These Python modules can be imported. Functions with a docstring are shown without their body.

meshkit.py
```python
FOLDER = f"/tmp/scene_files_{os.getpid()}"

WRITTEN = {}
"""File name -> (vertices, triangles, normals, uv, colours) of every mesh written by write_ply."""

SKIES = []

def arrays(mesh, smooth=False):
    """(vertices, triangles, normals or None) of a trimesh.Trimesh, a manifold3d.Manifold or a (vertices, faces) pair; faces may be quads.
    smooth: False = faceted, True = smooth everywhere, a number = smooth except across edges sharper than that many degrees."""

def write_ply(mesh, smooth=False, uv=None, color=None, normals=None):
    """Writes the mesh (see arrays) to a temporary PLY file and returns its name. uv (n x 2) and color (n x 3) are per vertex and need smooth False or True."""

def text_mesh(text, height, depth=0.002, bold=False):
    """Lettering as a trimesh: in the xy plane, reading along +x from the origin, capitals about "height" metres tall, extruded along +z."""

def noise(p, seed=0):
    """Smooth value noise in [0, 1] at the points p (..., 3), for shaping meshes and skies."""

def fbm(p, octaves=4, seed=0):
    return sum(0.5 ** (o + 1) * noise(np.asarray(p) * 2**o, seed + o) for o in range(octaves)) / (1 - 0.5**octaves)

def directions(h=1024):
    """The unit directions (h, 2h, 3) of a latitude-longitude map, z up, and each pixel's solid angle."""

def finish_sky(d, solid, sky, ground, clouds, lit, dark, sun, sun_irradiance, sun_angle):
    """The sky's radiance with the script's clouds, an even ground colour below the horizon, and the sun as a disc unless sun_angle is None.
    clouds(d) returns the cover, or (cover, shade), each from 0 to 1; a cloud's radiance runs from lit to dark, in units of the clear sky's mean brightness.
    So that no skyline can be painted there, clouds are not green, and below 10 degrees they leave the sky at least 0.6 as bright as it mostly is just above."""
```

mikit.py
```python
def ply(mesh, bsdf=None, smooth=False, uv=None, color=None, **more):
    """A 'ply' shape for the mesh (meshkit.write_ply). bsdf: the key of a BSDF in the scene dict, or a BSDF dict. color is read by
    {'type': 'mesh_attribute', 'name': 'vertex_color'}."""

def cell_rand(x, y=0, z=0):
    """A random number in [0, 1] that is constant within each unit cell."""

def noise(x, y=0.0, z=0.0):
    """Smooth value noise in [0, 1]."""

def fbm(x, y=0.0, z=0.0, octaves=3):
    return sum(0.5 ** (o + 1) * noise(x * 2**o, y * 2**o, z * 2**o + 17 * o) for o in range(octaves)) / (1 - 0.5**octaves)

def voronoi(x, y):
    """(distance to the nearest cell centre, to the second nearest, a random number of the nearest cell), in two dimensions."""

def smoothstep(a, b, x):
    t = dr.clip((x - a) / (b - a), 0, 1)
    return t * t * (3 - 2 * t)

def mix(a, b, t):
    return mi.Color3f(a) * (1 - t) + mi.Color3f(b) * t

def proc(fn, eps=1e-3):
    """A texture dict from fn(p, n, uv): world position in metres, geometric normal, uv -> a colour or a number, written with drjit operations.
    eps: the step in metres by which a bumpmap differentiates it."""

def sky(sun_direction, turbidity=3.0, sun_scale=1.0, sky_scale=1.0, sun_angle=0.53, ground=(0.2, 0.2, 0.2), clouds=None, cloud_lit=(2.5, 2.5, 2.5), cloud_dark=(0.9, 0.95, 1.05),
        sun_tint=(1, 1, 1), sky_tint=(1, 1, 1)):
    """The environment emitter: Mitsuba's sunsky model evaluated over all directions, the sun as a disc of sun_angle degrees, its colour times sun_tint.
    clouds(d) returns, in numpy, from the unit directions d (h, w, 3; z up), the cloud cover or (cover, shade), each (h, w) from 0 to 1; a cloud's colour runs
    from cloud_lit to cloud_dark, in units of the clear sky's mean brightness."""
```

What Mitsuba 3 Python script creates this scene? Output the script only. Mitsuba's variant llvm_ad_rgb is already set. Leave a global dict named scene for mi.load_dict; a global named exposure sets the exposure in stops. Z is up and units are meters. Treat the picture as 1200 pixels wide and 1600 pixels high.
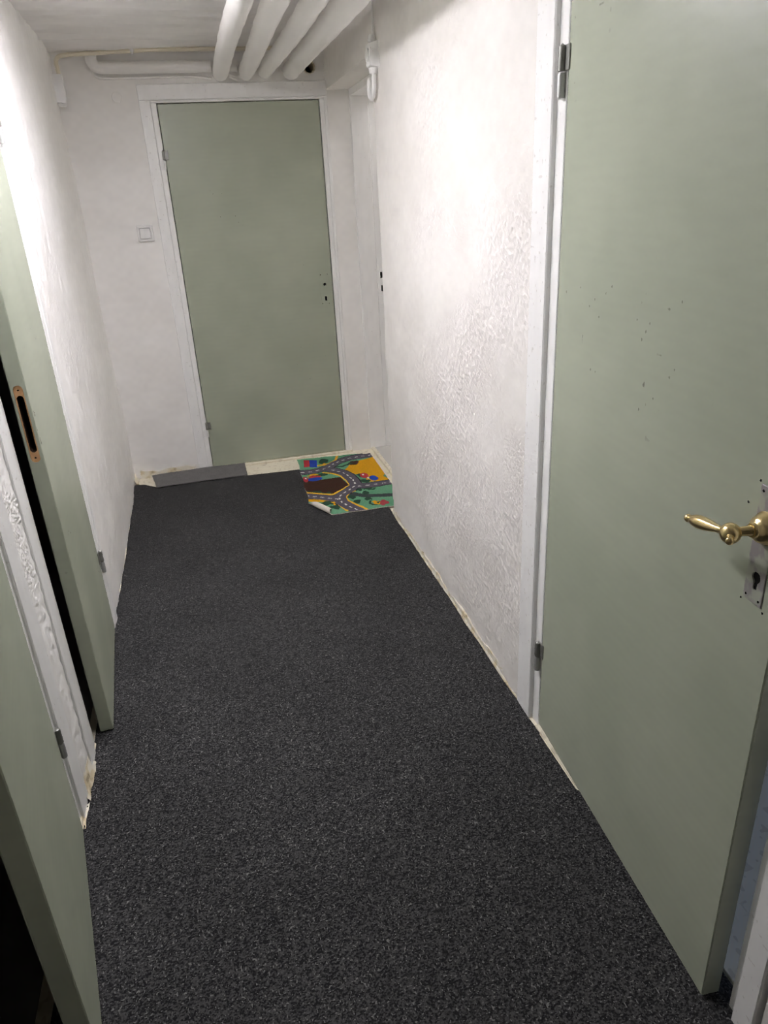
import math
import numpy as np, trimesh, manifold3d as m3d
import drjit as dr, mitsuba as mi
import mikit, meshkit
from mikit import proc, noise, fbm, voronoi, cell_rand, smoothstep, mix

T = mi.ScalarTransform4f
scene, labels = {}, {}

# ------------------------------------------------------------------ camera, light, exposure
F_PX = 1126.1
_yaw, _pit, _rol = 0.2261, 0.4176, -0.0556
_f = np.array([math.sin(_yaw) * math.cos(_pit), math.cos(_yaw) * math.cos(_pit), -math.sin(_pit)])
_r = np.array([math.cos(_yaw), -math.sin(_yaw), 0.0])
_u = np.cross(_r, _f)
UP = -math.sin(_rol) * _r + math.cos(_rol) * _u
EYE = np.array([0, 0, 1.5307])
scene['camera'] = {'type': 'perspective', 'fov': math.degrees(2 * math.atan(600 / F_PX)), 'fov_axis': 'x', 'near_clip': 0.02,
                   'to_world': T().look_at(origin=EYE.tolist(), target=(EYE + _f).tolist(), up=UP.tolist())}
exposure = 2.40
LAMP = (-0.20, 2.18, 2.235)          # middle of the strip lamp on the passage ceiling, just above the frame
LAMP_RGB = (12.3, 11.9, 12.6)
LOBBY_LAMP_RGB = (3.0, 2.9, 2.9)     # lamp of the lobby beyond the niche doorway
ROOM_LAMP_RGB = (5.5, 6.3, 8.2)      # cool lamp of the room behind the right door

# ------------------------------------------------------------------ dimensions
XL, XR, D, ZC = -0.516, 0.816, 4.383, 2.235
XN = 0.945                            # depth of the niche at the far right

# ------------------------------------------------------------------ helpers
def hull(pts): return m3d.Manifold.hull_points(np.asarray(pts, float))
def tm(man):
    m = man.to_mesh()
    return trimesh.Trimesh(np.array(m.vert_properties[:, :3], float), np.array(m.tri_verts), process=False)
def bxm(x0, x1, y0, y1, z0, z1, ch=0.002):
    """A box with chamfered edges, as a manifold."""
    p = []
    for x, sx in ((x0, 1), (x1, -1)):
        for y, sy in ((y0, 1), (y1, -1)):
            for z, sz in ((z0, 1), (z1, -1)):
                p += [(x, y + sy * ch, z + sz * ch), (x + sx * ch, y, z + sz * ch), (x + sx * ch, y + sy * ch, z)]
    return hull(p)
def bx(*a, **k): return tm(bxm(*a, **k))
def cat(*ms): return trimesh.util.concatenate([m if isinstance(m, trimesh.Trimesh) else tm(m) for m in ms])
def cylm(p0, p1, r0, r1=None, n=24):
    p0, p1 = np.array(p0, float), np.array(p1, float)
    r1 = r0 if r1 is None else r1
    z = (p1 - p0) / np.linalg.norm(p1 - p0)
    x = np.cross(z, [0, 0, 1] if abs(z[2]) < .9 else [1, 0, 0]); x /= np.linalg.norm(x); y = np.cross(z, x)
    a = np.arange(n) * 2 * np.pi / n
    ring = np.cos(a)[:, None] * x + np.sin(a)[:, None] * y
    return hull(np.vstack([p0 + ring * r0, p1 + ring * r1]))
def tube(path, r, n=20, cap=True):
    """A round tube swept along a polyline; r one radius or one per point."""
    P = np.array(path, float); m = len(P); R = np.full(m, r) if np.isscalar(r) else np.array(r, float)
    t = np.gradient(P, axis=0); t /= np.linalg.norm(t, axis=1, keepdims=True)
    u = np.cross(t[0], [0.31, 0.2, 0.93]); u /= np.linalg.norm(u)
    a = np.arange(n) * 2 * np.pi / n; V = []
    for k in range(m):
        u = u - t[k] * (u @ t[k]); u /= np.linalg.norm(u); w = np.cross(t[k], u)
        V.append(P[k] + R[k] * (np.cos(a)[:, None] * u + np.sin(a)[:, None] * w))
    V = np.vstack(V + [P[:1], P[-1:]]); f = []
    for k in range(m - 1):
        for i in range(n):
            j = (i + 1) % n
            f += [(k*n+i, k*n+j, (k+1)*n+j), (k*n+i, (k+1)*n+j, (k+1)*n+i)]
    for i in range(n):
        j = (i + 1) % n
        f += [(m*n, j, i), (m*n+1, (m-1)*n+i, (m-1)*n+j)]
    return trimesh.Trimesh(V, np.array(f), process=False)
def arc(c, a, b, t0, t1, n=9):
    """Points on a quarter arc: centre c, half axes a and b."""
    c, a, b = map(np.array, (c, a, b))
    return [(c + a * math.cos(t) + b * math.sin(t)).tolist() for t in np.linspace(t0, t1, n)]
def lathe(profile, p0, axis, n=32):
    """Surface of revolution: (s along axis from p0, radius) profile."""
    p0, z = np.array(p0, float), np.array(axis, float); z /= np.linalg.norm(z)
    x = np.cross(z, [0, 0, 1] if abs(z[2]) < .9 else [1, 0, 0]); x /= np.linalg.norm(x); y = np.cross(z, x)
    a = np.arange(n) * 2 * np.pi / n; ring = np.cos(a)[:, None] * x + np.sin(a)[:, None] * y
    V = np.vstack([p0 + z * s + ring * max(r, 1e-5) for s, r in profile]); f = []
    for k in range(len(profile) - 1):
        for i in range(n):
            j = (i + 1) % n
            f += [(k*n+i, k*n+j, (k+1)*n+j), (k*n+i, (k+1)*n+j, (k+1)*n+i)]
    return trimesh.Trimesh(V, np.array(f), process=False)
def fb(p, octaves=3, seed=0):
    return sum(0.5 ** (o + 1) * meshkit.noise(np.asarray(p) * 2 ** o, seed + o) for o in range(octaves)) / (1 - 0.5 ** octaves) - 0.5
def sheet(O, U, V, lu, lv, N, step, disp):
    """A finely divided plaster face: origin O, axes U and V, lengths, normal N, displaced along N by disp(points)."""
    nu, nv = max(2, int(lu / step) + 1), max(2, int(lv / step) + 1)
    u, v = np.meshgrid(np.linspace(0, lu, nu), np.linspace(0, lv, nv), indexing='ij')
    O, U, V, N = (np.array(q, float) for q in (O, U, V, N))
    P = (O + u[..., None] * U + v[..., None] * V).reshape(-1, 3)
    P = P + disp(P)[:, None] * N
    i = np.arange(nu * nv).reshape(nu, nv)
    a, b, c, d = i[:-1, :-1].ravel(), i[1:, :-1].ravel(), i[1:, 1:].ravel(), i[:-1, 1:].ravel()
    f = np.vstack([np.stack([a, b, c], 1), np.stack([a, c, d], 1)])
    if np.cross(U, V) @ N < 0: f = f[:, ::-1]
    return trimesh.Trimesh(P, f, process=False)
def key(name):
    if name not in scene and name not in labels: return name
    k = 1
    while f'{name}_{k:03d}' in scene or f'{name}_{k:03d}' in labels: k += 1
    return f'{name}_{k:03d}'
def thing(name, label=None, category=None, group=None, kind=None):
    k = key(name); labels[k] = {}
    for a, b in (('label', label), ('category', category), ('group', group), ('kind', kind)):
        if b: labels[k][a] = b
    return k
def put(name, mesh, bsdf, parent=None, smooth=35, tw=None, label=None, **more):
    """One entry of the scene: a part when parent is given."""
    k = key(f'{parent}__{name}' if parent else name)
    if not isinstance(mesh, (trimesh.Trimesh, dict)): mesh = tm(mesh)
    d = dict(mesh) if isinstance(mesh, dict) else mikit.ply(mesh, bsdf, smooth=smooth, **more)
    if tw is not None: d['to_world'] = tw
    scene[k] = d
    if label: labels.setdefault(k, {})['label'] = label
    return k
def struct(name, mesh, bsdf, label, smooth=35):
    k = put(name, mesh, bsdf, None, smooth); labels[k] = {'label': label, 'kind': 'structure'}
    return k

# ------------------------------------------------------------------ materials
def rgb(*c): return {'type': 'rgb', 'value': list(c)}
def princ(color, rough=.5, spec=.4, metal=0.0, **k):
    return {'type': 'principled', 'base_color': color if isinstance(color, dict) else rgb(*color), 'roughness': rough, 'specular': spec, 'metallic': metal, **k}
def two(b): return {'type': 'twosided', 'bsdf': b}
def bump(b, fn, scale, eps=1e-3): return {'type': 'bumpmap', 'arbitrary': proc(fn, eps), 'scale': scale, 'bsdf': b}

def plaster_col(p, n, uv):
    a = fbm(p.x * 3.1, p.y * 3.1, p.z * 3.1, 3); b = noise(p.x * 37, p.y * 37, p.z * 37)
    c = mix((.815, .797, .772), (.870, .857, .838), smoothstep(.3, .7, a))
    return c * (0.97 + 0.05 * b)
def plaster_bump(p, n, uv):
    m = smoothstep(.42, .6, noise(p.x * 5 + 9, p.y * 5, p.z * 4))
    return (noise(p.x * 260, p.y * 260, p.z * 260) * .6 + noise(p.x * 140, p.y * 140, p.z * 140)) * (.35 + .9 * m)
scene['plaster'] = two(bump(princ(proc(plaster_col), .55, .35), plaster_bump, 0.0017, 1.5e-3))
def warm_plaster_col(p, n, uv):
    a = fbm(p.x * 3.1, p.y * 3.1, p.z * 3.1, 3); b = noise(p.x * 37, p.y * 37, p.z * 37)
    return mix((.735, .708, .672), (.800, .777, .745), smoothstep(.3, .7, a)) * (0.97 + 0.05 * b)
scene['warm_plaster'] = two(bump(princ(proc(warm_plaster_col), .55, .35), plaster_bump, 0.0022, 1.5e-3))
def ceil_col(p, n, uv):
    a = fbm(p.x * 4, p.y * 9, p.z * 3, 3)
    return mix((.82, .805, .79), (.89, .875, .86), smoothstep(.3, .7, a))
scene['ceiling_paint'] = two(bump(princ(proc(ceil_col), .5, .4), lambda p, n, uv: fbm(p.x * 5 + 2 * noise(p.x * 7, p.y * 7), p.y * 42 + 3 * noise(p.x * 6, p.y * 8), 0, 3), .006, 2e-3))
def trim_col(p, n, uv):
    s = noise(p.x * 60, p.y * 60, p.z * 14); g = smoothstep(.86, .93, noise(p.x * 130, p.y * 130, p.z * 90))
    return mix(mix((.82, .815, .805), (.87, .865, .855), s), (.45, .42, .38), g * .35)
scene['white_gloss'] = two(bump(princ(proc(trim_col), .38, .45), lambda p, n, uv: noise(p.x * 120, p.y * 120, p.z * 18), .0003))
def green_col(p, n, uv):
    a = fbm(p.x * 4 + 3, p.y * 4, p.z * 3, 3); s = noise(p.x * 14, p.y * 14, p.z * 90)
    c = mix((.335, .365, .285), (.375, .402, .318), smoothstep(.25, .75, a)) * (.98 + .04 * s)
    dirt = smoothstep(.90, .95, noise(p.x * 85, p.y * 85, p.z * 60)) * smoothstep(.60, .72, noise(p.x * 3.3, p.y * 3.3, p.z * 3.3 + 4))
    return mix(c, (.10, .10, .08), dirt * .7)
scene['green_paint'] = two(bump(princ(proc(green_col), .33, .5), lambda p, n, uv: fbm(p.x * 26, p.y * 26, p.z * 40, 3), .0007, 2e-3))
scene['dark_wood'] = two(princ((.045, .028, .018), .8, .2))
scene['raw_wood'] = two(princ(proc(lambda p, n, uv: mix((.42, .22, .10), (.56, .33, .17), noise(p.x * 200, p.y * 200, p.z * 40))), .6, .3))
scene['steel'] = two(princ(proc(lambda p, n, uv: mix((.20, .20, .185), (.30, .30, .28), noise(p.x * 90, p.y * 90, p.z * 60))), .42, .5, .55))
scene['zinc'] = two(princ((.50, .50, .50), .4, .5, .6))
scene['black'] = two(princ((.008, .008, .008), .8, .2))
scene['brass'] = two(princ(proc(lambda p, n, uv: mix((.66, .50, .24), (.78, .62, .33), noise(p.x * 60, p.y * 60, p.z * 60))), .2, .5, 1.0))
def plate_col(p, n, uv):
    w = smoothstep(.45, .62, fbm(p.x * 55, p.y * 55, p.z * 40, 3))
    return mix((.36, .375, .315), (.27, .25, .255), w)
scene['worn_plate'] = two(princ(proc(plate_col), .4, .5, .15))
def lino_col(p, n, uv):
    a = fbm(p.x * 9, p.y * 9, 0, 3); s = smoothstep(.72, .82, noise(p.x * 70, p.y * 70))
    return mix(mix((.70, .65, .52), (.80, .75, .62), a), (.42, .36, .26), s * .4)
scene['cream_floor'] = two(princ(proc(lino_col), .45, .4))
def mortar_col(p, n, uv):
    a = fbm(p.x * 30, p.y * 30, p.z * 30, 3)
    return mix(mix((.70, .66, .56), (.58, .50, .34), smoothstep(.45, .65, a)), (.24, .20, .14), smoothstep(.66, .75, a) * .8)
scene['old_mortar'] = two(princ(proc(mortar_col), .8, .2))
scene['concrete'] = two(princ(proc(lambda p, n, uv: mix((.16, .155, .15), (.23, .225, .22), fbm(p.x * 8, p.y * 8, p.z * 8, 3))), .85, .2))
scene['pale_concrete'] = two(princ((.52, .51, .48), .8, .2))
scene['blue_paint'] = two(princ(proc(lambda p, n, uv: mix((.33, .39, .50), (.36, .42, .54), fbm(p.x * 7, p.y * 7, p.z * 2, 3))), .6, .3))
scene['pipe_paint'] = two(bump(princ(proc(lambda p, n, uv: mix((.80, .785, .765), (.86, .845, .825), fbm(p.x * 12, p.y * 5, p.z * 12, 3))), .55, .35), lambda p, n, uv: fbm(p.x * 60, p.y * 16, p.z * 60, 2), .001))
scene['cable_beige'] = two(princ((.72, .66, .53), .5, .4))
scene['plastic_white'] = two(princ((.78, .77, .76), .3, .5))
def carpet_col(p, n, uv):
    q = noise(p.x * 230 + p.y * 70, p.y * 330 - p.x * 60); r = noise(p.x * 520, p.y * 430 + 7); big = fbm(p.x * 5, p.y * 5, 0, 3)
    c = mix((.0115, .0115, .0123), (.060, .0595, .060), smoothstep(.25, .85, q * .6 + r * .4))
    fleck = smoothstep(.80, .93, noise(p.x * 310 + 40, p.y * 260)) 
    return mix(c, (.17, .168, .165), fleck * .8) * (.85 + .3 * big)
scene['charcoal_felt'] = two(princ(proc(carpet_col), .95, .15))
def mat_grey(p, n, uv):
    q = noise(p.x * 420, p.y * 420, p.z * 420); b = fbm(p.x * 30, p.y * 30, 0, 2)
    return mix((.075, .073, .073), (.185, .18, .178), q * .7 + b * .3)
scene['grey_felt'] = two(princ(proc(mat_grey), .95, .15))
scene['backing'] = two(princ(proc(lambda p, n, uv: mix((.62, .58, .50), (.74, .70, .62), noise(p.x * 160, p.y * 160, p.z * 160))), .9, .2))

# ------------------------------------------------------------------ plaster relief
def relief(seed, amp=1.0, axis_z=0.5, grain=1.0):
    def f(P):
        q = P * [1, 1, axis_z]
        m = np.clip((fb(q * 2.6, 2, seed + 40) + .12) * 4, 0, 1)
        return amp * (.016 * fb(q * 2.1, 3, seed) + .006 * fb(q * 9, 3, seed + 7) * (.4 + m) + grain * .0016 * fb(P * 75, 2, seed + 13) * (.25 + m))
    return f

# ------------------------------------------------------------------ floor and ceiling
struct('floor', cat(bxm(-1.9, 2.3, -3.6, 4.42, -.06, -.0005, .001), bxm(-1.9, 2.3, 4.42, 4.7, -.06, -.0005, .001)), 'cream_floor', 'cream painted floor showing along the walls and in front of the far door')
def ceil_relief(P):
    w = P + np.stack([0 * P[:, 0], .03 * fb(P * [5, 5, 1], 2, 3), 0 * P[:, 0]], 1)
    return .030 * fb(w * [1.2, 6, 1], 3, 61) + .026 * fb(w * [4, 24, 1], 3, 62) + .009 * fb(w * [22, 60, 1], 2, 63)
ceil = cat(sheet((XL - .05, 2.5, ZC), (1, 0, 0), (0, 1, 0), 1.6, 2.0, (0, 0, -1), .007, ceil_relief), bxm(-1.9, 2.3, -3.6, 4.7, ZC + .03, ZC + .12), bxm(XL - .05, XR + .05, -3.6, 2.52, ZC - .001, ZC + .04))
struct('ceiling', ceil, 'ceiling_paint', 'low white ceiling with rough trowelled ridges')

# ------------------------------------------------------------------ walls
H = ZC + .035
def flat(v): return lambda P: np.full(len(P), v)
# far end wall, with the door opening x -.135 .. .80
def end_relief(P):
    return .010 * fb(P * [2, 2, 1.4], 3, 5) + .0035 * fb(P * [7, 7, 16], 3, 8) * np.clip((.75 - P[:, 2]) * 3 + .35, .25, 1.2) + .0008 * fb(P * 60, 2, 9)
DX0, DX1, DZ1 = -.110, .805, 2.03
PIPE_HOLES = ((.738, 2.150, .025),)              # opening left in the wall above the door
def pierced(m):
    c = m.triangles_center
    keep = np.ones(len(c), bool)
    for hx, hz, r in PIPE_HOLES: keep &= np.hypot(c[:, 0] - hx, c[:, 2] - hz) > r + .001
    return trimesh.Trimesh(m.vertices, m.faces[keep], process=False)
lintel = bxm(DX0, DX1, D + .012, D + .13, DZ1, H)
for hx, hz, r in PIPE_HOLES: lintel = lintel - cylm((hx, D - .1, hz), (hx, D + .3, hz), r + .004)
end = cat(sheet((XL - .03, D, 0), (1, 0, 0), (0, 0, 1), DX0 - (XL - .03), H, (0, -1, 0), .007, end_relief),
          pierced(sheet((DX0, D, DZ1), (1, 0, 0), (0, 0, 1), DX1 - DX0, H - DZ1, (0, -1, 0), .003, lambda P: .3 * end_relief(P))),
          sheet((DX1, D, 0), (1, 0, 0), (0, 0, 1), XN + .006 - DX1, H, (0, -1, 0), .008, lambda P: .35 * end_relief(P)),
          bxm(-1.3, DX0, D + .012, D + .13, 0, H), lintel, bxm(DX1, XN, D + .012, D + .13, 0, H))
struct('wall_end', end, 'plaster', 'white plastered end wall of the passage around the far door', True)

# left wall: plaster from the middle door to the end, pier between the two left doors, remainder towards the viewer
def left_relief(P):
    bow = -.022 * np.clip((P[:, 1] - 3.45) / .9, 0, 1) ** 1.5
    base = -.006 * np.clip((.25 - P[:, 2]) / .25, 0, 1)
    q = P * [1, 1, .33]
    return (bow + base + .016 * fb(q * [1, 2.4, 2.4], 2, 21) + .018 * fb(q * [1, 13, 6], 3, 22) + .006 * fb(P * [1, 48, 9], 2, 24) + .004 * fb(q * 55, 2, 23)) * np.clip((P[:, 1] - 2.69) / .06, .05, 1)
def rough_pier(P):
    m = np.clip((P[:, 1] - 1.70) / .05, 0, 1)
    return .002 + .006 * m * (fb(P * [1, 60, 40], 3, 31)) + .003 * fb(P * 8, 2, 32)
LT = .13
left = cat(sheet((XL, 2.700, 0), (0, 1, 0), (0, 0, 1), D + .03 - 2.700, H, (1, 0, 0), .0065, left_relief),
           bxm(XL - LT, XL - .03, 2.70, D + .13, 0, H),
           sheet((XL, 1.725, 0), (0, 1, 0), (0, 0, 1), .11, H, (1, 0, 0), .004, rough_pier),
           bxm(XL - LT, XL - .006, 1.70, 1.86, 0, H),
           sheet((XL, 1.64, 2.085), (0, 1, 0), (0, 0, 1), 1.11, H - 2.085, (1, 0, 0), .02, flat(0)),
           bxm(XL - LT, XL - .01, .80, 2.75, 2.03, H),
           bxm(XL - LT, XL, -3.6, .885, 0, H), bxm(XL - LT, XL - .002, .885, 1.70, 2.085, H))
struct('wall_left', left, 'plaster', 'uneven white plastered left wall with two green doors', True)

# right wall: plaster between the right door and the niche corner at y 3.33
YC = 3.335
def right_relief(P):
    corner = -.012 * np.clip((P[:, 1] - (YC - .02)) / .02, 0, 1) ** 2 + .006 * fb(P * [1, 1, 7], 2, 77) * np.clip((P[:, 1] - (YC - .1)) / .1, 0, 1)
    q = P * [1, 1, .6]
    far = np.clip((P[:, 1] - 2.5) / .6, 0, 1); low = np.clip((1.1 - P[:, 2]) / .9, 0, 1)
    m = np.clip((fb(P * [1, 3.1, 2.3], 2, 41) + .16) * 5, 0, 1)
    w = P + .02 * np.stack([0 * P[:, 0], fb(P * 9, 2, 45), fb(P * 9, 2, 46)], 1)
    return corner + .014 * fb(q * 2.2, 2, 42) + .0085 * fb(w * [1, 7, 7], 3, 43) * (.35 + low) + .0052 * fb(w * 105, 2, 44) * (.3 + m) * (1 - .5 * far)
RT = XN - XR
YO = 1.735
right = cat(sheet((XR, YO, 0), (0, 1, 0), (0, 0, 1), YC - YO, H, (-1, 0, 0), .0055, right_relief),
            sheet((XR + .010, YC, 0), (1, 0, 0), (0, 0, 1), RT - .010, 2.045, (0, 1, 0), .02, flat(0)),
            bxm(XR + .03, XN + .02, YO - .05, YC - .004, 0, H),
            # header over the niche
            sheet((XR, YC - .02, 2.045), (0, 1, 0), (0, 0, 1), D + .02 - YC + .02, H - 2.045, (-1, 0, 0), .01, lambda P: .004 * fb(P * 8, 3, 51)),
            sheet((XR, YC - .02, 2.045), (1, 0, 0), (0, 1, 0), RT + .03, D + .04 - YC, (0, 0, -1), .01, lambda P: .004 * fb(P * 8, 3, 52)),
            bxm(XR + .012, XN + .16, YC, D + .01, 2.055, H),
            # above the right door and towards the viewer
            bxm(XR, XN, .60, YO, 2.085, H), bxm(XR, XN, -3.6, .66, 0, H))
struct('wall_right', right, 'warm_plaster', 'stippled white plastered right wall between the open door and the niche', True)
struct('wall_back', bxm(-1.3, 2.3, -3.72, -3.6, 0, H), 'concrete', 'grey wall closing the passage behind the viewer')

# crumbling mortar edge along the foot of the walls
def crumb(p0, p1, w, h, N, seed, step=.012):
    p0, p1, N = np.array(p0, float), np.array(p1, float), np.array(N, float)
    L = np.linalg.norm(p1 - p0); n = int(L / step); u = (p1 - p0) / L; V = []
    for k in range(n + 1):
        c = p0 + u * L * k / n
        a = 1 + 1.1 * fb(np.array([[k * .31, 1.7, 0]]), 3, seed)[0]; b = 1 + 1.3 * fb(np.array([[k * .23, 7.7, 0]]), 3, seed + 3)[0]
        V += [c + N * w * a + [0, 0, .0], c + N * w * a * .85 + [0, 0, .004 * b + .003], c + N * w * .35 * a + [0, 0, h * .35 * b], c + N * .002 + [0, 0, h * b], c - N * .02 + [0, 0, h * b], c - N * .02]
    f = []
    for k in range(n):
        for i in range(5): f += [(k*6+i, k*6+6+i, k*6+7+i), (k*6+i, k*6+7+i, k*6+1+i)]
    m = trimesh.Trimesh(np.array(V), np.array(f), process=False)
    if np.cross(u, [0, 0, 1.]) @ N > 0: m.invert()
    return m
struct('trim_1', crumb((XR, 1.74, 0), (XR, YC - .01, 0), .007, .026, (-1, 0, 0), 3), 'old_mortar', 'crumbly cream mortar edge along the foot of the right wall')
struct('trim_2', cat(crumb((XL + .012, D, 0), (-.17, D, 0), .012, .035, (0, -1, 0), 11), crumb((XL - .02, 4.27, 0), (XL - .02, D, 0), .02, .03, (1, 0, 0), 13)), 'old_mortar', 'crumbly cream mortar at the foot of the end wall')
struct('trim_3', cat(crumb((XL, 1.70, 0), (XL, 1.86, 0), .016, .06, (1, 0, 0), 23), crumb((XL, 1.60, 0), (XL, 1.70, 0), .014, .018, (1, 0, 0), 27)), 'old_mortar', 'broken cream plaster at the foot of the pier between the left doors')

# rooms behind the doors (dark storerooms on the left, a blue room on the right, a pale lobby off the niche)
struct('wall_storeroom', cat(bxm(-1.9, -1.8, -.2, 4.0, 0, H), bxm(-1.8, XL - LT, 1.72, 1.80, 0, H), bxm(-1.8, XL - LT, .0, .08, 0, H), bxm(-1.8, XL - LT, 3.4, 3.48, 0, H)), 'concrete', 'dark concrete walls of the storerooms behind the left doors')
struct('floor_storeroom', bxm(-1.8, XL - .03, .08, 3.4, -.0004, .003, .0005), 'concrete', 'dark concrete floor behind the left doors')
struct('wall_blue_room', cat(bxm(2.1, 2.2, .2, 3.2, 0, H), bxm(XN + .02, 2.1, 3.12, 3.2, 0, H), bxm(XN, 2.1, .2, .28, 0, H)), 'blue_paint', 'blue painted wall of the room behind the right door')
struct('wall_lobby', cat(bxm(2.1, 2.2, 3.2, 4.6, 0, H), bxm(XN + .13, 2.1, D + .012, D + .12, 0, H), bxm(XN + .02, 2.1, 3.2, 3.26, 0, H)), 'plaster', 'pale wall of the lobby beyond the niche doorway')
struct('floor_lobby', bxm(XN + .022, 2.1, 3.26, D + .012, -.0004, .012, .001), 'pale_concrete', 'pale concrete floor beyond the niche doorway')

# ------------------------------------------------------------------ doors
LZ0, LZ1, TH = .013, 1.99, .040
def leaf(width, holes=()):
    """Door leaf in its own frame: x from the hinge edge to the free edge, y into the thickness (0 = passage face), z up."""
    m = bxm(0, width, 0, TH, LZ0, LZ1, .0025)
    for h in holes: m = m - h
    return tm(m)
def place(hinge, free):
    """The leaf's frame in the world."""
    a = np.array([free[0] - hinge[0], free[1] - hinge[1]]); a /= np.linalg.norm(a)
    return a
def world(hinge, a, side):
    n = np.array([-a[1], a[0]]) * side                       # direction of the thickness
    return T([[a[0], n[0], 0, hinge[0]], [a[1], n[1], 0, hinge[1]], [0, 0, 1, 0], [0, 0, 0, 1]])
def xf(mesh, tw):
    m = mesh if isinstance(mesh, trimesh.Trimesh) else tm(mesh)
    M = np.array(tw.matrix, float); v = m.vertices @ M[:3, :3].T + M[:3, 3]
    f = m.faces if np.linalg.det(M[:3, :3]) > 0 else m.faces[:, ::-1]
    return trimesh.Trimesh(v, f, process=False)
def hinge(door, at, out, along, z0, z1, dark='steel', light='zinc', r=.0085):
    """A lift-off hinge: two knuckles around a pin with leaf plates; at = foot of the pin, out = away from the door face."""
    at, out, along = (np.array(v, float) for v in (at, out, along))
    c = at + out * r * .7; zm = (z0 + z1) / 2
    up_ = lathe([(0, .0), (0, r * .9), (.002, r), (zm, r), (z1 - z0 - zm, r)], c + [0, 0, zm], (0, 0, 1)) if False else None
    def knuckle(a, b, tip):
        pr = [(0, 0), (0, r * .88), (.0015, r), (b - a - .004, r), (b - a - .001, r * .8), (b - a, r * .45), (b - a + (.004 if tip else 0), .0)]
        return lathe(pr, c + [0, 0, a], (0, 0, 1), 18)
    def plate(a, b, s):
        p = c + along * s * .012 - out * (r * .6)
        q = np.abs(along) * .013 + np.abs(out) * .0015
        return bxm(p[0] - q[0], p[0] + q[0], p[1] - q[1], p[1] + q[1], a, b, .0007)
    h = f'{door}__{"hinge"}'; h = key(h)
    put('leaf_knuckle', cat(knuckle(zm + .001, z1, True), plate(zm + .001, z1, 1)), dark, h)
    put('pin_knuckle', cat(knuckle(z0, zm - .001, False), plate(z0, zm - .001, -1)), light, h)
    labels[h] = {'label': 'two-part lift-off hinge'}
    return h

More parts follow.
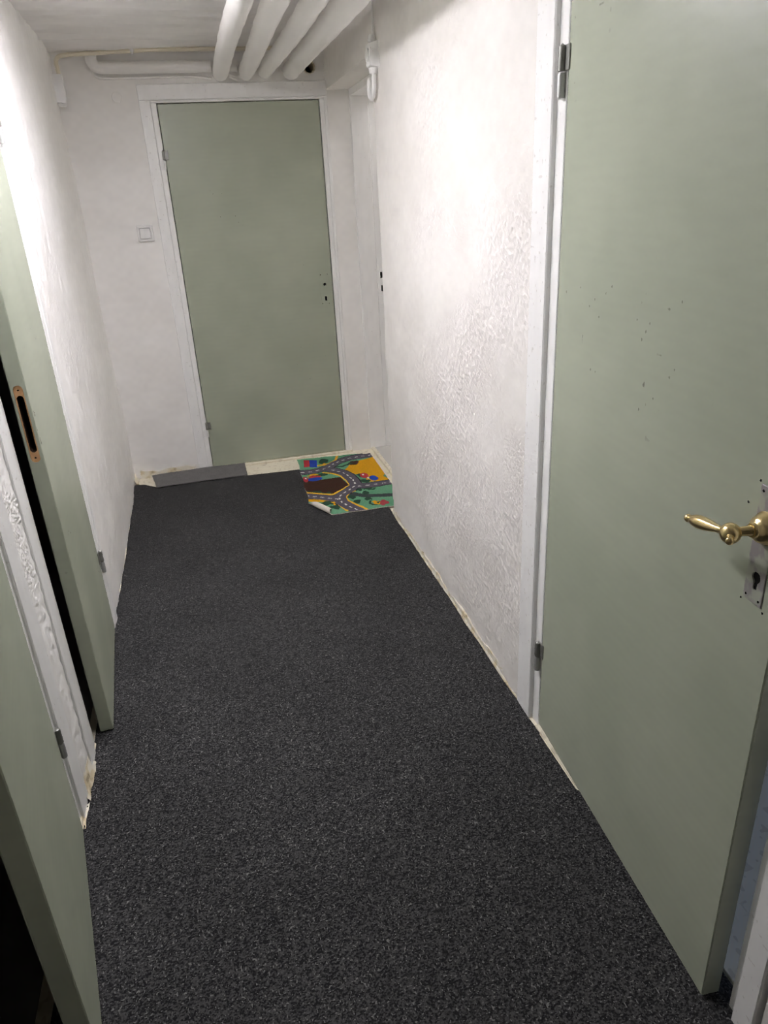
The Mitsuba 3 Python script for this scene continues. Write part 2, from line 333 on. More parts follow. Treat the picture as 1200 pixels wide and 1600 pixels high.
# ---- far door in the end wall
d1 = thing('door_1', 'closed grey-green door in the white end wall with two lock holes', None, None, 'structure')
X0, X1 = -.067, .7725
yf = D - .002
put('leaf', bxm(X0, X1, yf, yf + TH, .016, 2.0, .002) - cylm((.7265, yf - .01, 1.051), (.7265, yf + .03, 1.051), .0085) - cylm((.728, yf - .01, .976), (.728, yf + .03, .976), .0075) - bxm(.7215, .7345, yf - .01, yf + .03, .955, .974, .003), 'green_paint', d1)
put('lock_plate', cat(bxm(.700, .752, yf - .0009, yf + .001, .935, 1.112, .0004) - cylm((.7265, yf - .01, 1.051), (.7265, yf + .03, 1.051), .0085) - bxm(.7215, .7345, yf - .01, yf + .03, .955, .984, .003)), 'green_paint', d1, label='painted-over lock plate with two holes')
put('keyhole', bxm(.722, .734, yf + .004, yf + .006, .958, .982, .0005), 'black', d1)
put('spindle_hole', tm(cylm((.7265, yf + .004, 1.051), (.7265, yf + .006, 1.051), .0083)), 'black', d1)
for k, (sx, sz) in enumerate(((.706, 1.105), (.746, 1.107), (.706, .942), (.745, .940))):
    put('screw_hole', tm(cylm((sx, yf - .0016, sz), (sx, yf + .001, sz), .0026, n=12)), 'dark_wood', d1)
# frame: casing boards and the slim inner strip
put('casing', bxm(-.156, -.100, D - .014, D + .02, 0, 2.016, .003), 'white_gloss', d1)
put('casing', bxm(-.156, .818, D - .0145, D + .02, 2.016, 2.088, .003), 'white_gloss', d1)
put('casing', bxm(.800, .819, D - .010, D + .02, 0, 2.016, .003), 'white_gloss', d1)
put('strip', bxm(-.100, -.0705, D - .008, D + .03, 0, 2.004, .003), 'white_gloss', d1)
put('strip', bxm(-.100, .802, D - .0078, D + .03, 2.004, 2.0165, .003), 'white_gloss', d1)
put('strip', bxm(.7765, .801, D - .0085, D + .03, 0, 2.004, .003), 'white_gloss', d1)
put('sill', bxm(-.156, .82, D - .016, D + .08, -.0003, .0135, .003), 'cream_floor', d1, label='pale door sill')
hinge(d1, (-.074, D - .008, 0), (0, -1, 0), (1, 0, 0), 1.695, 1.785, 'steel', 'plastic_white', .007)
hinge(d1, (-.071, D - .008, 0), (0, -1, 0), (1, 0, 0), .215, .305, 'steel', 'plastic_white', .007)

# ---- right door, standing slightly ajar
d2 = thing('door_2', 'large grey-green door with a brass lever handle, ajar in the right wall', None, None, 'structure')
HR, FR = (.8205, 1.610), (.7785, .7665)
aR = place(HR, FR); WR = math.hypot(HR[0] - FR[0], HR[1] - FR[1])
tR = world(HR, aR, 1)
px_ = WR - .0535                                               # lock axis on the leaf
key_c, key_z, rose_z = WR - .0545, .9505, 1.036
kh = cylm((key_c, -.01, key_z), (key_c, .025, key_z), .0095) + bxm(key_c - .0045, key_c + .0045, -.01, .025, key_z - .022, key_z, .001)
put('leaf', xf(leaf(WR, [kh]), tR), 'green_paint', d2)
pl = bxm(WR - .078, WR - .0345, -.0022, .001, .905, 1.1, .0009) - kh
for sx in (-.071, -.0415):
    for sz in (.914, 1.091): pl = pl - cylm((WR + sx, -.01, sz), (WR + sx, .01, sz), .0022, n=12)
lp = put('lock_plate', xf(pl, tR), 'worn_plate', d2, label='worn grey steel lock plate')
put('keyhole', xf(bxm(key_c - .012, key_c + .012, .0005, .003, key_z - .026, key_z + .012, .0005), tR), 'black', lp)
for sx in (-.071, -.0415):
    for sz in (.914, 1.091): put('screw', xf(cylm((WR + sx, -.0028, sz), (WR + sx, .0012, sz), .0021, n=12), tR), 'black', lp)
for q in ((WR - .083, 1.103), (WR - .031, 1.103), (WR - .083, .899), (WR - .031, .899), (WR - .102, 1.060), (WR - .088, 1.028)):
    put('nail_hole', xf(cylm((q[0], -.0004, q[1]), (q[0], .001, q[1]), .0021, n=10), tR), 'black', d2)
# handle: rose, neck, ball with a small knob, bellied lever with a bead at its tip
hd = key(f'{d2}__handle'); labels[hd] = {'label': 'polished brass lever handle with ball joint'}
A = np.array([px_, 0, rose_z]); B = np.array([px_ - .012, -.052, rose_z - .006])
rose = lathe([(0, .0), (0, .0265), (.003, .0268), (.006, .0245), (.010, .0225), (.015, .0205), (.019, .017), (.022, .0125), (.024, .0125), (.027, .0108), (.027, 0)], A, (0, -1, 0), 40)
neck = tube([A + [0, -.02, 0], A + [-.003, -.033, -.001], A + [-.008, -.043, -.003], B], [.0095, .0078, .0066, .0062], 20)
ball = trimesh.creation.icosphere(3, .0165); ball.apply_scale([1, .95, 1]); ball.apply_translation(B)
ax = np.array([-.985, -.06, -.165]); ax /= np.linalg.norm(ax)
lever = lathe([(.012, .0), (.012, .0062), (.020, .0058), (.030, .0066), (.045, .0090), (.060, .0108), (.072, .0112), (.082, .0100), (.090, .0074), (.094, .0052), (.0955, .0050), (.0970, .0062), (.1000, .0070), (.1030, .0060), (.1048, .0032), (.105, 0)], B, ax, 28)
kx = np.array([.80, -.60, -.05]); kx /= np.linalg.norm(kx)
knob = lathe([(.012, 0), (.012, .0062), (.0175, .0058), (.019, .0046), (.022, .0046), (.0235, .0060), (.026, .0066), (.0285, .0056), (.0298, .003), (.030, 0)], B, kx, 24)
for n_, m_ in (('rose', rose), ('neck', neck), ('ball_joint', ball), ('lever', lever), ('knob', knob)):
    put(n_, xf(m_, tR), 'brass', hd, 50)
put('casing', bxm(XR - .008, XR + .03, 1.655, 1.745, 0, 2.09, .003), 'white_gloss', d2)
put('casing', bxm(XR - .008, XR + .03, .655, 1.745, 2.025, 2.0905, .003), 'white_gloss', d2)
put('casing', bxm(XR - .008, XR + .03, .668, .7175, 0, 2.025, .003), 'white_gloss', d2)
put('strip', bxm(XR + .005, XN + .01, 1.6145, 1.657, 0, 2.02, .002), 'white_gloss', d2)
put('strip', bxm(XR + .005, XN + .01, .71, 1.6145, 1.995, 2.03, .002), 'white_gloss', d2)
put('strip', bxm(XR + .006, XN + .01, .70, .741, 0, 1.995, .002), 'white_gloss', d2)
hinge(d2, (XR + .003, 1.626, 0), (-1, 0, 0), (0, -1, 0), 1.695, 1.792)
hinge(d2, (XR + .003, 1.623, 0), (-1, 0, 0), (0, -1, 0), .208, .305)
put('sill', cat(bxm(XR - .004, XN + .02, 1.36, 1.615, -.0004, .0075, .002), bxm(XR + .045, XN + .02, .74, 1.36, -.0004, .0075, .002)), 'cream_floor', d2, label='cream door sill')

# ---- left middle door, ajar, its lock taken out
def left_door(k, label, hy, free, hx, fr, hz, lock):
    d = thing(f'door_{k}', label, None, None, 'structure')
    hp = (hx, hy); a = place(hp, free); w = math.hypot(free[0] - hp[0], free[1] - hp[1]); t = world(hp, a, -1)
    holes = []
    if lock:
        z0, z1, c = .918, 1.127, TH * .52
        pocket = hull(np.vstack([[w + .01 - .075 * i, c + .0085 * math.cos(q), z + .0085 * math.sin(q)] for i in (0, 1) for z in (z0 + .036, z1 - .036) for q in np.arange(16) * np.pi / 8]).reshape(-1, 3))
        rec = hull(np.vstack([[w + .01 - .0145 * i, c + .0118 * math.cos(q), z + .0118 * math.sin(q)] for i in (0, 1) for z in (z0 + .0118, z1 - .0118) for q in np.arange(20) * np.pi / 10]).reshape(-1, 3))
        holes = [pocket, rec]
    lf = put('leaf', xf(leaf(w, holes), t), 'green_paint', d)
    if lock:
        pk = (rec - pocket) ^ bxm(w - .004, w - .0018, 0, TH, .8, 1.3, .0)
        mz = put('lock_mortise', xf(hull(np.vstack([[w - .003 - .0015 * i, c + .0115 * math.cos(q), z + .0115 * math.sin(q)] for i in (0, 1) for z in (z0 + .0118, z1 - .0118) for q in np.arange(20) * np.pi / 10]).reshape(-1, 3)) - pocket, t), 'raw_wood', d, label='empty lock mortise with bare orange wood at both ends')
        core = hull(np.vstack([[w + .01 - .0745 * i, c + .0076 * math.cos(q), z + .0076 * math.sin(q)] for i in (0, 1) for z in (z0 + .036, z1 - .036) for q in np.arange(16) * np.pi / 8]).reshape(-1, 3))
        put('pocket', xf((pocket ^ bxm(w - .1, w - .0046, 0, TH, .8, 1.3, 0.0005)) - core, t), 'dark_wood', mz)
        for zz in (z0 + .013, z1 - .013): put('screw_hole', xf(cylm((w - .0042, c, zz), (w - .0024, c, zz), .0024, n=12), t), 'black', mz)
        for q in ((w - .022, 1.044, .0016, .008), (w - .015, .975, .0014, .006), (w - .017, .966, .0018, .003), (w - .004, 1.005, .001, .002)):
            put('paint_chip', xf(bxm(q[0] - q[2], q[0] + q[2], -.0004, .001, q[1] - q[3], q[1] + q[3], .0003), t), 'dark_wood', lf)
    y0, y1, y2, y3 = fr                                           # hinge strip, near casing, near strip
    s = XL
    if k == 3:
        put('strip', bxm(s - .10, s + .004, hy + .004, y0, 0, 2.02, .002), 'white_gloss', d)
        put('casing', bxm(s - .02, s + .0065, y0 - .003, y0 + .04, 0, 2.025, .003), 'white_gloss', d)
        put('casing', bxm(s - .03, s + .007, y1, y2, 0, 2.025, .003), 'white_gloss', d)
        put('strip', bxm(s - LT, s - .004, y2 - .01, y3, 0, 1.995, .002), 'white_gloss', d)
    else:
        put('strip', bxm(s - .10, s - .001, hy + .004, y0, 0, 2.02, .002), 'white_gloss', d)
        put('casing', bxm(s - .02, s + .0065, y0 - .003, y0 + .085, 0, 2.025, .003), 'white_gloss', d)
        put('casing', bxm(s - .03, s + .007, y1, y2, 0, 2.025, .003), 'white_gloss', d)
        put('strip', bxm(s - LT, s - .004, y2 - .01, y3, 0, 1.995, .002), 'white_gloss', d)
    put('casing', bxm(s - .03, s + .0068, y1, y0 + .04, 2.025, 2.09, .003), 'white_gloss', d)
    put('strip', bxm(s - LT, s - .004, y3, hy, 1.995, 2.03, .002), 'white_gloss', d)
    hinge(d, (s + .006, hy + .012, 0), (1, 0, 0), (0, -1, 0), hz[0], hz[1], 'steel', 'zinc', .008)
    hinge(d, (s + .006, hy + .012, 0), (1, 0, 0), (0, -1, 0), 1.72, 1.81, 'steel', 'zinc', .008)
    return d
left_door(3, 'grey-green door ajar in the left wall with an empty lock mortise in its edge', 2.625, (-.463, 1.992), -.512, (2.672, 1.832, 1.905, 1.962), (.255, .345), True)
left_door(4, 'grey-green door ajar at the lower left, nearest the viewer', 1.595, (-.388, .952), -.508, (1.640, .86, .925, .945), (.250, .340), False)

# ---- open doorway in the niche at the far right
d5 = thing('door_5', 'open white-framed doorway in the niche at the far right', None, None, 'structure')
yj = D - .004
put('jamb', bxm(XN - .004, XN + .098, yj - .012, yj + .05, .010, 2.02, .003), 'white_gloss', d5)
rj = put('jamb', bxm(XN + .0995, XN + .20, yj - .006, yj + .05, .010, 2.02, .002), 'white_gloss', d5)
put('jamb', bxm(XN - .003, XN + .16, YC - .03, YC + .012, .010, 2.02, .003), 'white_gloss', d5)
put('head', bxm(XN - .004, XN + .20, YC, yj + .05, 2.012, 2.056, .003), 'white_gloss', d5)
sp = put('strike_plate', bxm(XN + .108, XN + .150, yj - .0078, yj - .004, .945, 1.135, .0006), 'white_gloss', d5, label='painted strike plate with latch slots')
put('slot', bxm(XN + .118, XN + .134, yj - .0086, yj - .007, 1.062, 1.096, .0003), 'black', sp)
put('slot', bxm(XN + .121, XN + .131, yj - .0086, yj - .007, .985, 1.020, .0003), 'black', sp)
put('threshold', bxm(XN, XN + .024, YC + .01, D - .01, -.0004, .016, .004), 'cream_floor', d5)

# ------------------------------------------------------------------ carpet
def carpet():
    x0, x1, y0, y1, st = XL - .02, XR + .01, -1.55, 4.30, .0052
    nx, ny = int((x1 - x0) / st), int((y1 - y0) / st)
    X, Y = np.meshgrid(np.linspace(x0, x1, nx), np.linspace(y0, y1, ny), indexing='ij')
    q = np.stack([X, Y, 0 * X], -1).reshape(-1, 3)
    jag = lambda a, s, A: A * fb(np.stack([a * 6, 0 * a, 0 * a], -1), 3, s)
    # outline: right edge just short of the wall, far edge skewed, left edge along the wall
    yy = Y
    xr = XR - .006 + jag(yy, 91, .010)
    xl = XL - .006 + jag(yy, 92, .008) - .022 * np.clip((yy - 3.45) / .9, 0, 1) ** 1.5
    xl = np.where((yy > .9) & (yy < 1.98), XL + .002, xl)
    xr = np.where(yy < 1.66, XR - .007 + .05 * np.clip((1.42 - yy) / .1, 0, 1), xr)
    xr = np.where(yy < .735, XR - .006, xr)
    s = (X - x0) / (x1 - x0)
    Xn = xl + s * (xr - xl)
    far = np.interp(Xn, [-.53, -.48, -.40, .13, .41, .83], [4.262, 4.255, 4.172, 4.174, 4.160, 4.155])
    t = (Y - y0) / (y1 - y0)
    Yn = y0 + t * (far - y0)
    Zt = .0062 + .0011 * meshkit.noise(np.stack([Xn * 190, Yn * 210, 0 * Xn], -1), 4) + .0009 * meshkit.noise(np.stack([Xn * 90 + 3, Yn * 90, 0 * Xn], -1), 6) + .002 * fb(np.stack([Xn * 3, Yn * 3, 0 * Xn], -1), 2, 8)
    i = np.arange(nx * ny).reshape(nx, ny)
    Zt[0], Zt[-1], Zt[:, 0], Zt[:, -1] = .0004, .0004, .0004, .0004
    P = np.stack([Xn, Yn, Zt], -1).reshape(-1, 3)
    a, b, c, d = i[:-1, :-1].ravel(), i[1:, :-1].ravel(), i[1:, 1:].ravel(), i[:-1, 1:].ravel()
    return trimesh.Trimesh(P, np.vstack([np.stack([a, b, c], 1), np.stack([a, c, d], 1)]), process=False)
k = put('carpet', carpet(), 'charcoal_felt', None, True)
labels[k] = {'label': 'charcoal grey needle-felt carpet covering the passage floor', 'category': 'carpet'}

# ------------------------------------------------------------------ grey door mat lying up against the sill
def grey_mat():
    c = np.array([[(-.402, 4.148, .0105), (.127, 4.167, .0105)], [(-.437, 4.352, .0155), (.124, 4.352, .0235)]])
    nu, nv = 60, 26; V = []
    for top in (1, 0):
        for j in range(nv):
            for i in range(nu):
                s, t = i / (nu - 1), j / (nv - 1)
                p = (1 - t) * ((1 - s) * c[0, 0] + s * c[0, 1]) + t * ((1 - s) * c[1, 0] + s * c[1, 1])
                p = p + [0, .006 * math.sin(s * 5) * (1 - t), .0022 * math.sin(s * 6 + 1) ** 2 + .004 * t * math.sin(s * 4) + (.005 if top else 0) + .0006 * (hash((i, j)) % 7) / 7 * top]
                V.append(p)
    f = []; n = nu * nv
    for j in range(nv - 1):
        for i in range(nu - 1):
            a, b, c_, d = j*nu+i, j*nu+i+1, (j+1)*nu+i+1, (j+1)*nu+i
            f += [(a, b, c_), (a, c_, d), (n+a, n+c_, n+b), (n+a, n+d, n+c_)]
    ring = [(0, i) for i in range(nu)] + [(j, nu-1) for j in range(1, nv)] + [(nv-1, i) for i in range(nu-2, -1, -1)] + [(j, 0) for j in range(nv-2, 0, -1)]
    for (j0, i0), (j1, i1) in zip(ring, ring[1:] + ring[:1]):
        a, b = j0*nu+i0, j1*nu+i1; f += [(a, n+a, n+b), (a, n+b, b)]
    return trimesh.Trimesh(np.array(V), np.array(f), process=False)
k = put('door_mat', grey_mat(), 'grey_felt', None, 40)
labels[k] = {'label': 'narrow grey felt strip lying before the left half of the far door', 'category': 'mat'}

# ------------------------------------------------------------------ play mat with a printed road map, its near corner rolled up
R_ = [[(.425, 4.075), (.501, 4.066), (.571, 4.079), (.614, 4.11), (.667, 4.169), (.716, 4.199), (.765, 4.221), (.838, 4.23), (.92, 4.233)],
      [(.615, 4.062), (.649, 4.017), (.674, 3.984), (.694, 3.931), (.708, 3.851), (.71, 3.765)],
      [(.705, 3.74), (.743, 3.731), (.791, 3.726), (.841, 3.727), (.93, 3.73)],
      [(.707, 3.752), (.662, 3.702), (.62, 3.664), (.595, 3.635), (.584, 3.601), (.585, 3.537), (.61, 3.472), (.645, 3.40)],
      [(.40, 3.71), (.463, 3.67), (.518, 3.632), (.555, 3.599), (.58, 3.583)]]
Y_ = [[(.40, 3.762), (.492, 3.701), (.558, 3.665), (.621, 3.717), (.677, 3.764), (.675, 3.836), (.653, 3.932), (.609, 3.995), (.567, 4.024)],
      [(.683, 3.673), (.648, 3.66), (.617, 3.6), (.621, 3.548), (.65, 3.487), (.69, 3.40)],
      [(.706, 4.30), (.678, 4.223), (.637, 4.181), (.589, 4.152)],
      [(.40, 3.69), (.478, 3.622), (.546, 3.577), (.563, 3.521), (.59, 3.42)]]
ORANGE = [(.662, 4.028), (.703, 4.026), (.739, 4.099), (.815, 4.15), (.93, 4.20), (.95, 3.76), (.913, 3.749), (.793, 3.775), (.748, 3.894), (.717, 3.99)]
BROWN = [(.40, 3.933), (.505, 3.932), (.542, 3.91), (.649, 3.911), (.671, 3.767), (.559, 3.675), (.40, 3.765)]
ORANGE2 = [(.40, 3.69), (.418, 3.671), (.546, 3.577), (.586, 3.446), (.557, 3.487), (.502, 3.569), (.446, 3.597), (.40, 3.62)]
def _seg(x, y, line):
    """distance to a polyline and the length run along it"""
    best, run, acc = mi.Float(9), mi.Float(0), 0.0
    for (ax, ay), (bx_, by) in zip(line[:-1], line[1:]):
        L = math.hypot(bx_ - ax, by - ay); ux, uy = (bx_ - ax) / L, (by - ay) / L
        t = dr.clip((x - ax) * ux + (y - ay) * uy, 0, L)
        d = dr.sqrt(dr.square(x - ax - ux * t) + dr.square(y - ay - uy * t))
        run = dr.select(d < best, acc + t, run); best = dr.minimum(best, d); acc += L
    return best, run
def _in(x, y, poly):
    odd = mi.Bool(False)
    for (ax, ay), (bx_, by) in zip(poly, poly[1:] + poly[:1]):
        if ay == by: continue
        odd ^= ((ay > y) ^ (by > y)) & (x < (bx_ - ax) * (y - ay) / (by - ay) + ax)
    return odd
def _el(x, y, cx, cy, rx, ry): return dr.square((x - cx) / rx) + dr.square((y - cy) / ry) < 1
def print_col(p, n, uv):
    w1, w2 = noise(uv.x * 60, uv.y * 45) - .5, noise(uv.x * 60 + 31, uv.y * 45 + 7) - .5
    x, y = uv.x + .003 * w1, uv.y + .005 * w2
    X, Y = uv.x + .014 * w1, uv.y + .030 * w2
    c = mix((.085, .235, .135), (.125, .29, .175), noise(uv.x * 22, uv.y * 14))
    def on(mask, col): 
        nonlocal c
        c = dr.select(mask, mi.Color3f(col), c)
    DG, OR, YE, BR, RED, BLUE, WH = (.02, .055, .032), (.56, .275, .008), (.60, .33, .03), (.040, .016, .010), (.34, .03, .04), (.018, .05, .30), (.62, .60, .60)
    on(_in(X, y, ORANGE), OR); on(_in(x, y, ORANGE2), OR)
    on(_el(X, Y, .763, 3.866, .030, .062) | _el(X, Y, .915, 3.835, .022, .045), (.09, .22, .13))
    on(_in(x, y, BROWN), BR)
    on(_in(x, y, BROWN) & (y < 3.76 - .35 * (x - .45)) & (noise(uv.x * 90, uv.y * 50) > .45), DG)
    for q in ((.603, 4.229, .030, .040), (.777, 4.124, .034, .032), (.766, 3.90, .014, .03), (.775, 3.80, .030, .022), (.92, 3.835, .012, .035), (.707, 3.684, .022, .022), (.76, 3.679, .026, .02), (.796, 3.665, .016, .012), (.737, 3.619, .018, .03), (.729, 3.54, .020, .025), (.666, 3.518, .022, .022), (.648, 3.60, .024, .035), (.503, 3.55, .03, .03), (.552, 3.999, .034, .030), (.54, 3.49, .03, .03)):
        on(_el(X, Y, *q), DG if q[0] != .777 else (.045, .020, .014))
    on(_el(X, Y, .587, 4.169, .034, .022) | _el(X, Y, .50, 4.01, .03, .016), OR)
    d, s = _seg(x, y, [(.640, 4.10), (.692, 4.085), (.76, 4.12)]); on(d < .010, DG)
    d, s = _seg(x, y, [(.650, 3.65), (.711, 3.59), (.754, 3.571), (.90, 3.53)]); on(d < .022, (.035, .045, .045))
    for L in R_:
        d, s = _seg(x, y, L); on(d < .041, (.02, .02, .025))
    for L in Y_:
        d, s = _seg(x, y, L); on(d < .0085, YE)
    for L in R_:
        d, s = _seg(x, y, L); on(d < .034, (.082, .072, .092))
    for L in R_:
        d, s = _seg(x, y, L); on((d < .0042) & (dr.abs(s / .046 - dr.floor(s / .046) - .5) < .26), WH)
    # little houses and cars: plain red and blue blocks
    on(_in(x, y, [(.486, 4.293), (.521, 4.279), (.505, 4.154), (.472, 4.162)]), RED)
    on(_in(x, y, [(.521, 4.279), (.566, 4.264), (.548, 4.128), (.505, 4.149)]), BLUE)
    on(_el(x, y, .501, 3.936, .046, .030), BLUE); on(_el(X, Y, .503, 3.977, .04, .018) | _el(x, y, .448, 3.952, .016, .045), RED); on(_el(x, y, .452, 3.965, .006, .012), WH)
    on(_el(x, y, .788, 3.886, .024, .045), RED); on(_el(x, y, .83, 3.825, .024, .042), BLUE); on(_el(x, y, .783, 3.90, .006, .012) | _el(x, y, .80, 3.84, .006, .012), WH)
    on(_el(X, Y, .796, 3.45, .026, .034), (.30, .045, .055)); on(_el(X, Y, .761, 3.469, .020, .030), OR); on(_el(X, Y, .768, 3.475, .012, .009), DG)
    d, s = _seg(x, y, [(.735, 3.50), (.722, 3.47), (.735, 3.445), (.755, 3.44)]); on(d < .006, DG)
    return c * (.86 + .28 * noise(uv.x * 500, uv.y * 500))
scene['road_print'] = two(princ(proc(print_col), .85, .2))
MAT = np.array([[.406, 3.400], [.902, 3.392], [.912, 4.268], [.450, 4.316]])            # near left, near right, far right, far left
C0, C1 = np.array([.412, 3.602]), np.array([.507, 3.404])                               # crease of the rolled corner
def play_mat():
    nu, nv = 64, 104; cd = (C1 - C0) / np.linalg.norm(C1 - C0); cn = np.array([cd[1], -cd[0]])
    if (MAT[0] - C0) @ cn < 0: cn = -cn
    P, N, UV = [], [], []
    for j in range(nv):
        for i in range(nu):
            s, t = i / (nu - 1), j / (nv - 1)
            q = (1 - t) * ((1 - s) * MAT[0] + s * MAT[1]) + t * ((1 - s) * MAT[3] + s * MAT[2])
            q = q + [.003 * math.sin(t * 23) * (s < .02), .002 * math.sin(s * 19)]
            z = .0142 + .0016 * (meshkit.noise(np.array([q[0] * 9, q[1] * 6, 0])) - .5) + .004 * max(0, t - .93) / .07 * (s < .9)
            if q[1] > 4.14: z -= .003 * min(1, (q[1] - 4.14) / .05)
            e = (q - C0) @ cn
            UV.append(q)
            if e <= 0: P.append((*q, z)); N.append((0, 0, 1.))
            else:
                r = .0125 - .0022 * min(e / .08, 1); th = e / .0115; b = q - cn * e
                P.append((*(b + cn * r * math.sin(th)), z + r * (1 - math.cos(th)) + .0125 - .0125)); N.append((*(-cn * math.sin(th)), math.cos(th)))
    P, N, UV = np.array(P), np.array(N), np.array(UV)
    i = np.arange(nu * nv).reshape(nv, nu)
    a, b, c, d = i[:-1, :-1].ravel(), i[:-1, 1:].ravel(), i[1:, 1:].ravel(), i[1:, :-1].ravel()
    f = np.vstack([np.stack([a, b, c], 1), np.stack([a, c, d], 1)])
    low = P - N * .0038; n = len(P)
    ring = np.concatenate([i[0, :], i[1:, -1], i[-1, -2::-1], i[-2:0:-1, 0]])
    w = []
    for a_, b_ in zip(ring, np.roll(ring, -1)): w += [(a_, n + a_, n + b_), (a_, n + b_, b_)]
    top = trimesh.Trimesh(P, f, process=False)
    back = trimesh.Trimesh(np.vstack([P - N * .0004, low]), np.vstack([f[:, ::-1] + n, np.array(w)]), process=False)
    return top, back, UV
top, back, uvm = play_mat()
pm = thing('play_mat', 'colourful children\'s road map play mat with a rolled-up near corner', 'play mat')
put('printed_pile', top, 'road_print', pm, True, uv=uvm)
put('backing', back, 'backing', pm, 40, label='cream textile backing')

# ------------------------------------------------------------------ pipes under the ceiling
ZP = 2.133
words = ['leftmost', 'second from left', 'third from left', 'rightmost']
for j, (xa, xb, ra, rb, ya) in enumerate(((.270, .270, .0405, .0405, 1.98), (.394, .397, .0455, .0395, 1.99), (.533, .500, .0420, .0345, 2.00), (.643, .636, .0530, .0420, 2.03))):
    pts = arc((xa, ya, ZC + .02), (0, -.0, -(ZC + .02 - ZP)), (0, -.1, 0), math.pi / 2, 0, 9)
    ys = np.linspace(ya, D - .035, 40)[1:]
    pth = pts + [[xa + (xb - xa) * (y - ya) / (D - ya) + .004 * math.sin(y * 3 + j * 2), y, ZP + .003 * math.sin(y * 2.3 + j)] for y in ys]
    pth += [[xb, D - .012, ZP + .002], [xb, D + .03, ZP + .004]]
    n = len(pth); rad = np.interp(np.arange(n), [0, n - 1], [ra, rb]) + .0012 * np.sin(np.arange(n) * 1.7 + j)
    k = put('heating_pipe', tube(pth, rad, 28), 'pipe_paint', None, 60)
    labels[k] = {'label': f'{words[j]} of the four white painted pipes running under the ceiling', 'category': 'pipe', 'group': 'white pipes under the ceiling'}
# pipe along the end wall with an elbow into the ceiling, and the thin line under it
pth = [(-.345, D - .045, ZC + .03), (-.345, D - .045, 2.205)] + arc((-.305, D - .045, 2.198), (-.04, 0, 0), (0, 0, -.04), 0, math.pi / 2) + [(-.2, D - .045, 2.157), (.1, D - .045, 2.157), (.2265, D - .045, 2.157)]
k = put('cross_pipe', cat(tube(pth, .0275, 24), tube([(.3125, D - .045, 2.157), (.33, D - .045, 2.157), (.3555, D - .045, 2.157)], .0275, 24)), 'pipe_paint', None, 60)
labels[k] = {'label': 'white painted pipe with an elbow running across the top of the end wall', 'category': 'pipe'}
pth = [(-.362, D - .010, ZC + .02), (-.358, D - .010, 2.17)] + arc((-.31, D - .010, 2.162), (-.045, 0, 0), (0, 0, -.045), 0, math.pi / 2) + [(-.1, D - .010, 2.118), (.13, D - .010, 2.118), (.18, D - .012, 2.113), (.226, D - .03, 2.104)]
k = put('thin_pipe', cat(tube(pth, .0065, 12), tube([(.3125, D - .03, 2.116), (.33, D - .03, 2.108), (.3555, D - .03, 2.100)], .0085, 12)), 'pipe_paint', None, 60)
labels[k] = {'label': 'thin white pipe just below the cross pipe on the end wall', 'category': 'pipe'}
# beige conduit in the corner of ceiling and end wall
cd = thing('cable_conduit', 'beige cable conduit along the top edge of the end wall', 'conduit')
zc_ = lambda x: 2.209 + .016 * min(1, max(0, (x + .45) / .4))
pth = [(XL + .012, D - .06, 2.125), (XL + .012, D - .075, 2.165)] + arc((XL + .042, D - .085, 2.170), (-.03, 0, 0), (0, 0, .035), 0, math.pi / 2, 7) + [(x, D - .085, zc_(x)) for x in np.linspace(-.44, .62, 24)]
put('cable', tube(pth, .0095, 14), 'cable_beige', cd, 60)
put('clip', cat(bxm(-.150, -.140, D - .097, D - .073, 2.205, ZC + .02, .002), tube([(-.154, D - .085, 2.224), (-.136, D - .085, 2.224)], .0115, 14)), 'plastic_white', cd, label='white cable clip')
jb = thing('junction_box', 'small white cable box high in the left corner of the end wall', 'junction box')
jx = XL + .004
put('cover', hull([(jx - .03, y, z) for y in (D - .088, D - .030) for z in (2.012, 2.130)] + [(jx + .022, y, z) for y in (D - .082, D - .036) for z in (2.028, 2.128)] + [(jx + .015, y, z) for y in (D - .082, D - .036) for z in (2.006, 2.130)]), 'plastic_white', jb)
put('cap', bxm(jx - .02, jx + .016, D - .080, D - .040, 1.994, 2.008, .003), 'plastic_white', jb)
# light switch left of the far door
sw = thing('light_switch', 'square white rocker light switch on the end wall left of the far door', 'light switch')
sx, sz, yw = -.2325, 1.390, D - .004
put('frame', bxm(sx - .042, sx + .042, yw - .013, yw + .006, sz - .042, sz + .042, .003) - bxm(sx - .0285, sx + .0285, yw - .02, yw + .02, sz - .0285, sz + .0285, .0005), 'plastic_white', sw)
rk = hull([(sx + a * .0265, yw - .002, sz + b * .0265) for a in (-1, 1) for b in (-1, 1)] + [(sx + a * .026, yw - .0125, sz + .026) for a in (-1, 1)] + [(sx + a * .026, yw - .0155, sz - .026) for a in (-1, 1)])
put('rocker', rk, 'plastic_white', sw)
# patched dimple on the end wall
k = put('wall_plug', cat(lathe([(0, .026), (.003, .024), (.0045, .018), (.005, 0)], (-.258, D - .001, 2.035), (0, -1, 0), 24)), 'plaster', None, 40)
labels[k] = {'label': 'round painted-over patch on the end wall below the cross pipe', 'category': 'wall patch'}
# holes in the end wall behind the pipes
for (hx, hz, r) in PIPE_HOLES:
    lining = lathe([(-.125, r), (-.002, r), (.003, r + .0015), (.004, r + .004), (.001, r + .006), (-.006, r + .0065)], (hx, D, hz), (0, -1, 0), 24)
    k = put('wall_hole', lining, 'old_mortar', None, 40)
    labels[k] = {'label': 'round dark pipe hole in the end wall beside the rightmost pipe', 'category': 'hole'}
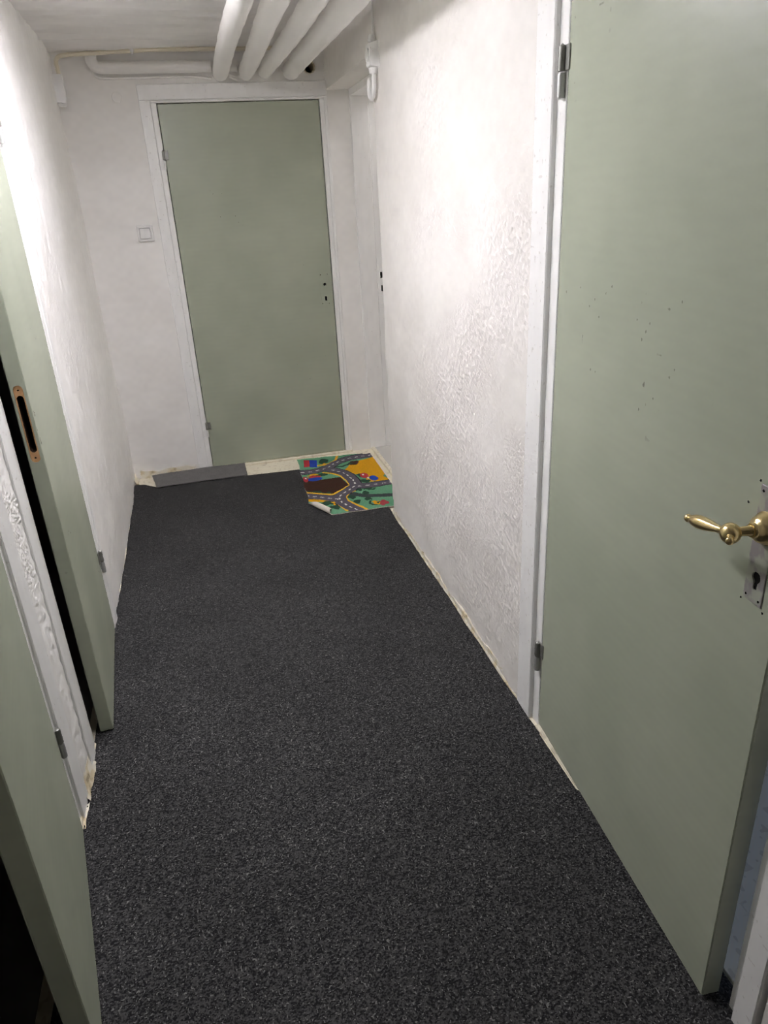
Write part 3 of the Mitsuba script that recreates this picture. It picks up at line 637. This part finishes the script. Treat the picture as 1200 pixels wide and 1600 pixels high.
# painted-over junction with a bent conduit at the niche corner
cb = thing('conduit_box', 'white painted conduit box with a J-shaped pipe at the niche corner', 'conduit box')
bxx, by = XR - .004, 3.235
put('box', hull([(bxx + .012, by + a * .042, z) for a in (-1, 1) for z in (1.978, 2.072)] + [(bxx - .030, by + a * .034, z) for a in (-1, 1) for z in (1.988, 2.062)]) + cylm((bxx - .028, by, 2.025), (bxx - .036, by, 2.025), .024), 'white_gloss', cb)
put('gland', cylm((bxx - .012, by, 2.070), (bxx - .012, by, 2.094), .017, .012), 'white_gloss', cb)
put('collar', cylm((bxx - .012, by, 1.962), (bxx - .012, by, 1.982), .016, .018), 'white_gloss', cb)
put('bent_pipe', tube([(bxx - .012, by, 1.975), (bxx - .012, by, 1.93)] + arc((bxx - .012, by + .045, 1.925), (0, -.045, 0), (0, 0, -.045), 0, math.pi * .95, 14) + [(bxx - .010, by + .092, 1.945), (bxx - .004, YC + .012, 1.955), (bxx + .02, YC + .018, 1.957), (XN + .0, YC + .020, 1.957)], .0085, 14), 'white_gloss', cb)
put('cable', tube([(bxx - .006, by, 2.09), (bxx - .006, by - .002, 2.15), (bxx - .004, by - .004, ZC + .01)], [.006, .0045, .0035], 12), 'white_gloss', cb)

# ------------------------------------------------------------------ lamps
lm = thing('ceiling_lamp', 'white ceiling strip lamp of the passage with a long opal cover, above the view', 'lamp')
lx, ly, lz = LAMP
put('base', bxm(lx - .068, lx + .068, ly - .62, ly + .62, lz - .062, lz + .004, .004), 'plastic_white', lm)
sec = [(math.cos(t) * .062, -.058 - .022 * math.sin(t)) for t in np.linspace(0, math.pi, 15)]
put('cover', hull([(lx + a, ly + y, lz + b) for a, b in sec for y in (-.60, .60)]), 'plastic_white', lm, 30, emitter={'type': 'area', 'radiance': rgb(*LAMP_RGB)})
l2 = thing('room_lamp', 'small cool ceiling lamp in the room behind the right door', 'lamp')
put('globe', lathe([(-.06, 0), (-.055, .05), (-.03, .08), (0, .09)], (1.55, 2.2, ZC + .02), (0, 0, 1), 24), 'plastic_white', l2, True, emitter={'type': 'area', 'radiance': rgb(*ROOM_LAMP_RGB)})
l3 = thing('lobby_lamp', 'round ceiling lamp in the lobby beyond the niche doorway', 'lamp')
put('globe', lathe([(-.09, 0), (-.085, .06), (-.05, .11), (0, .125)], (1.55, 4.16, ZC + .02), (0, 0, 1), 24), 'plastic_white', l3, True, emitter={'type': 'area', 'radiance': rgb(*LOBBY_LAMP_RGB)})
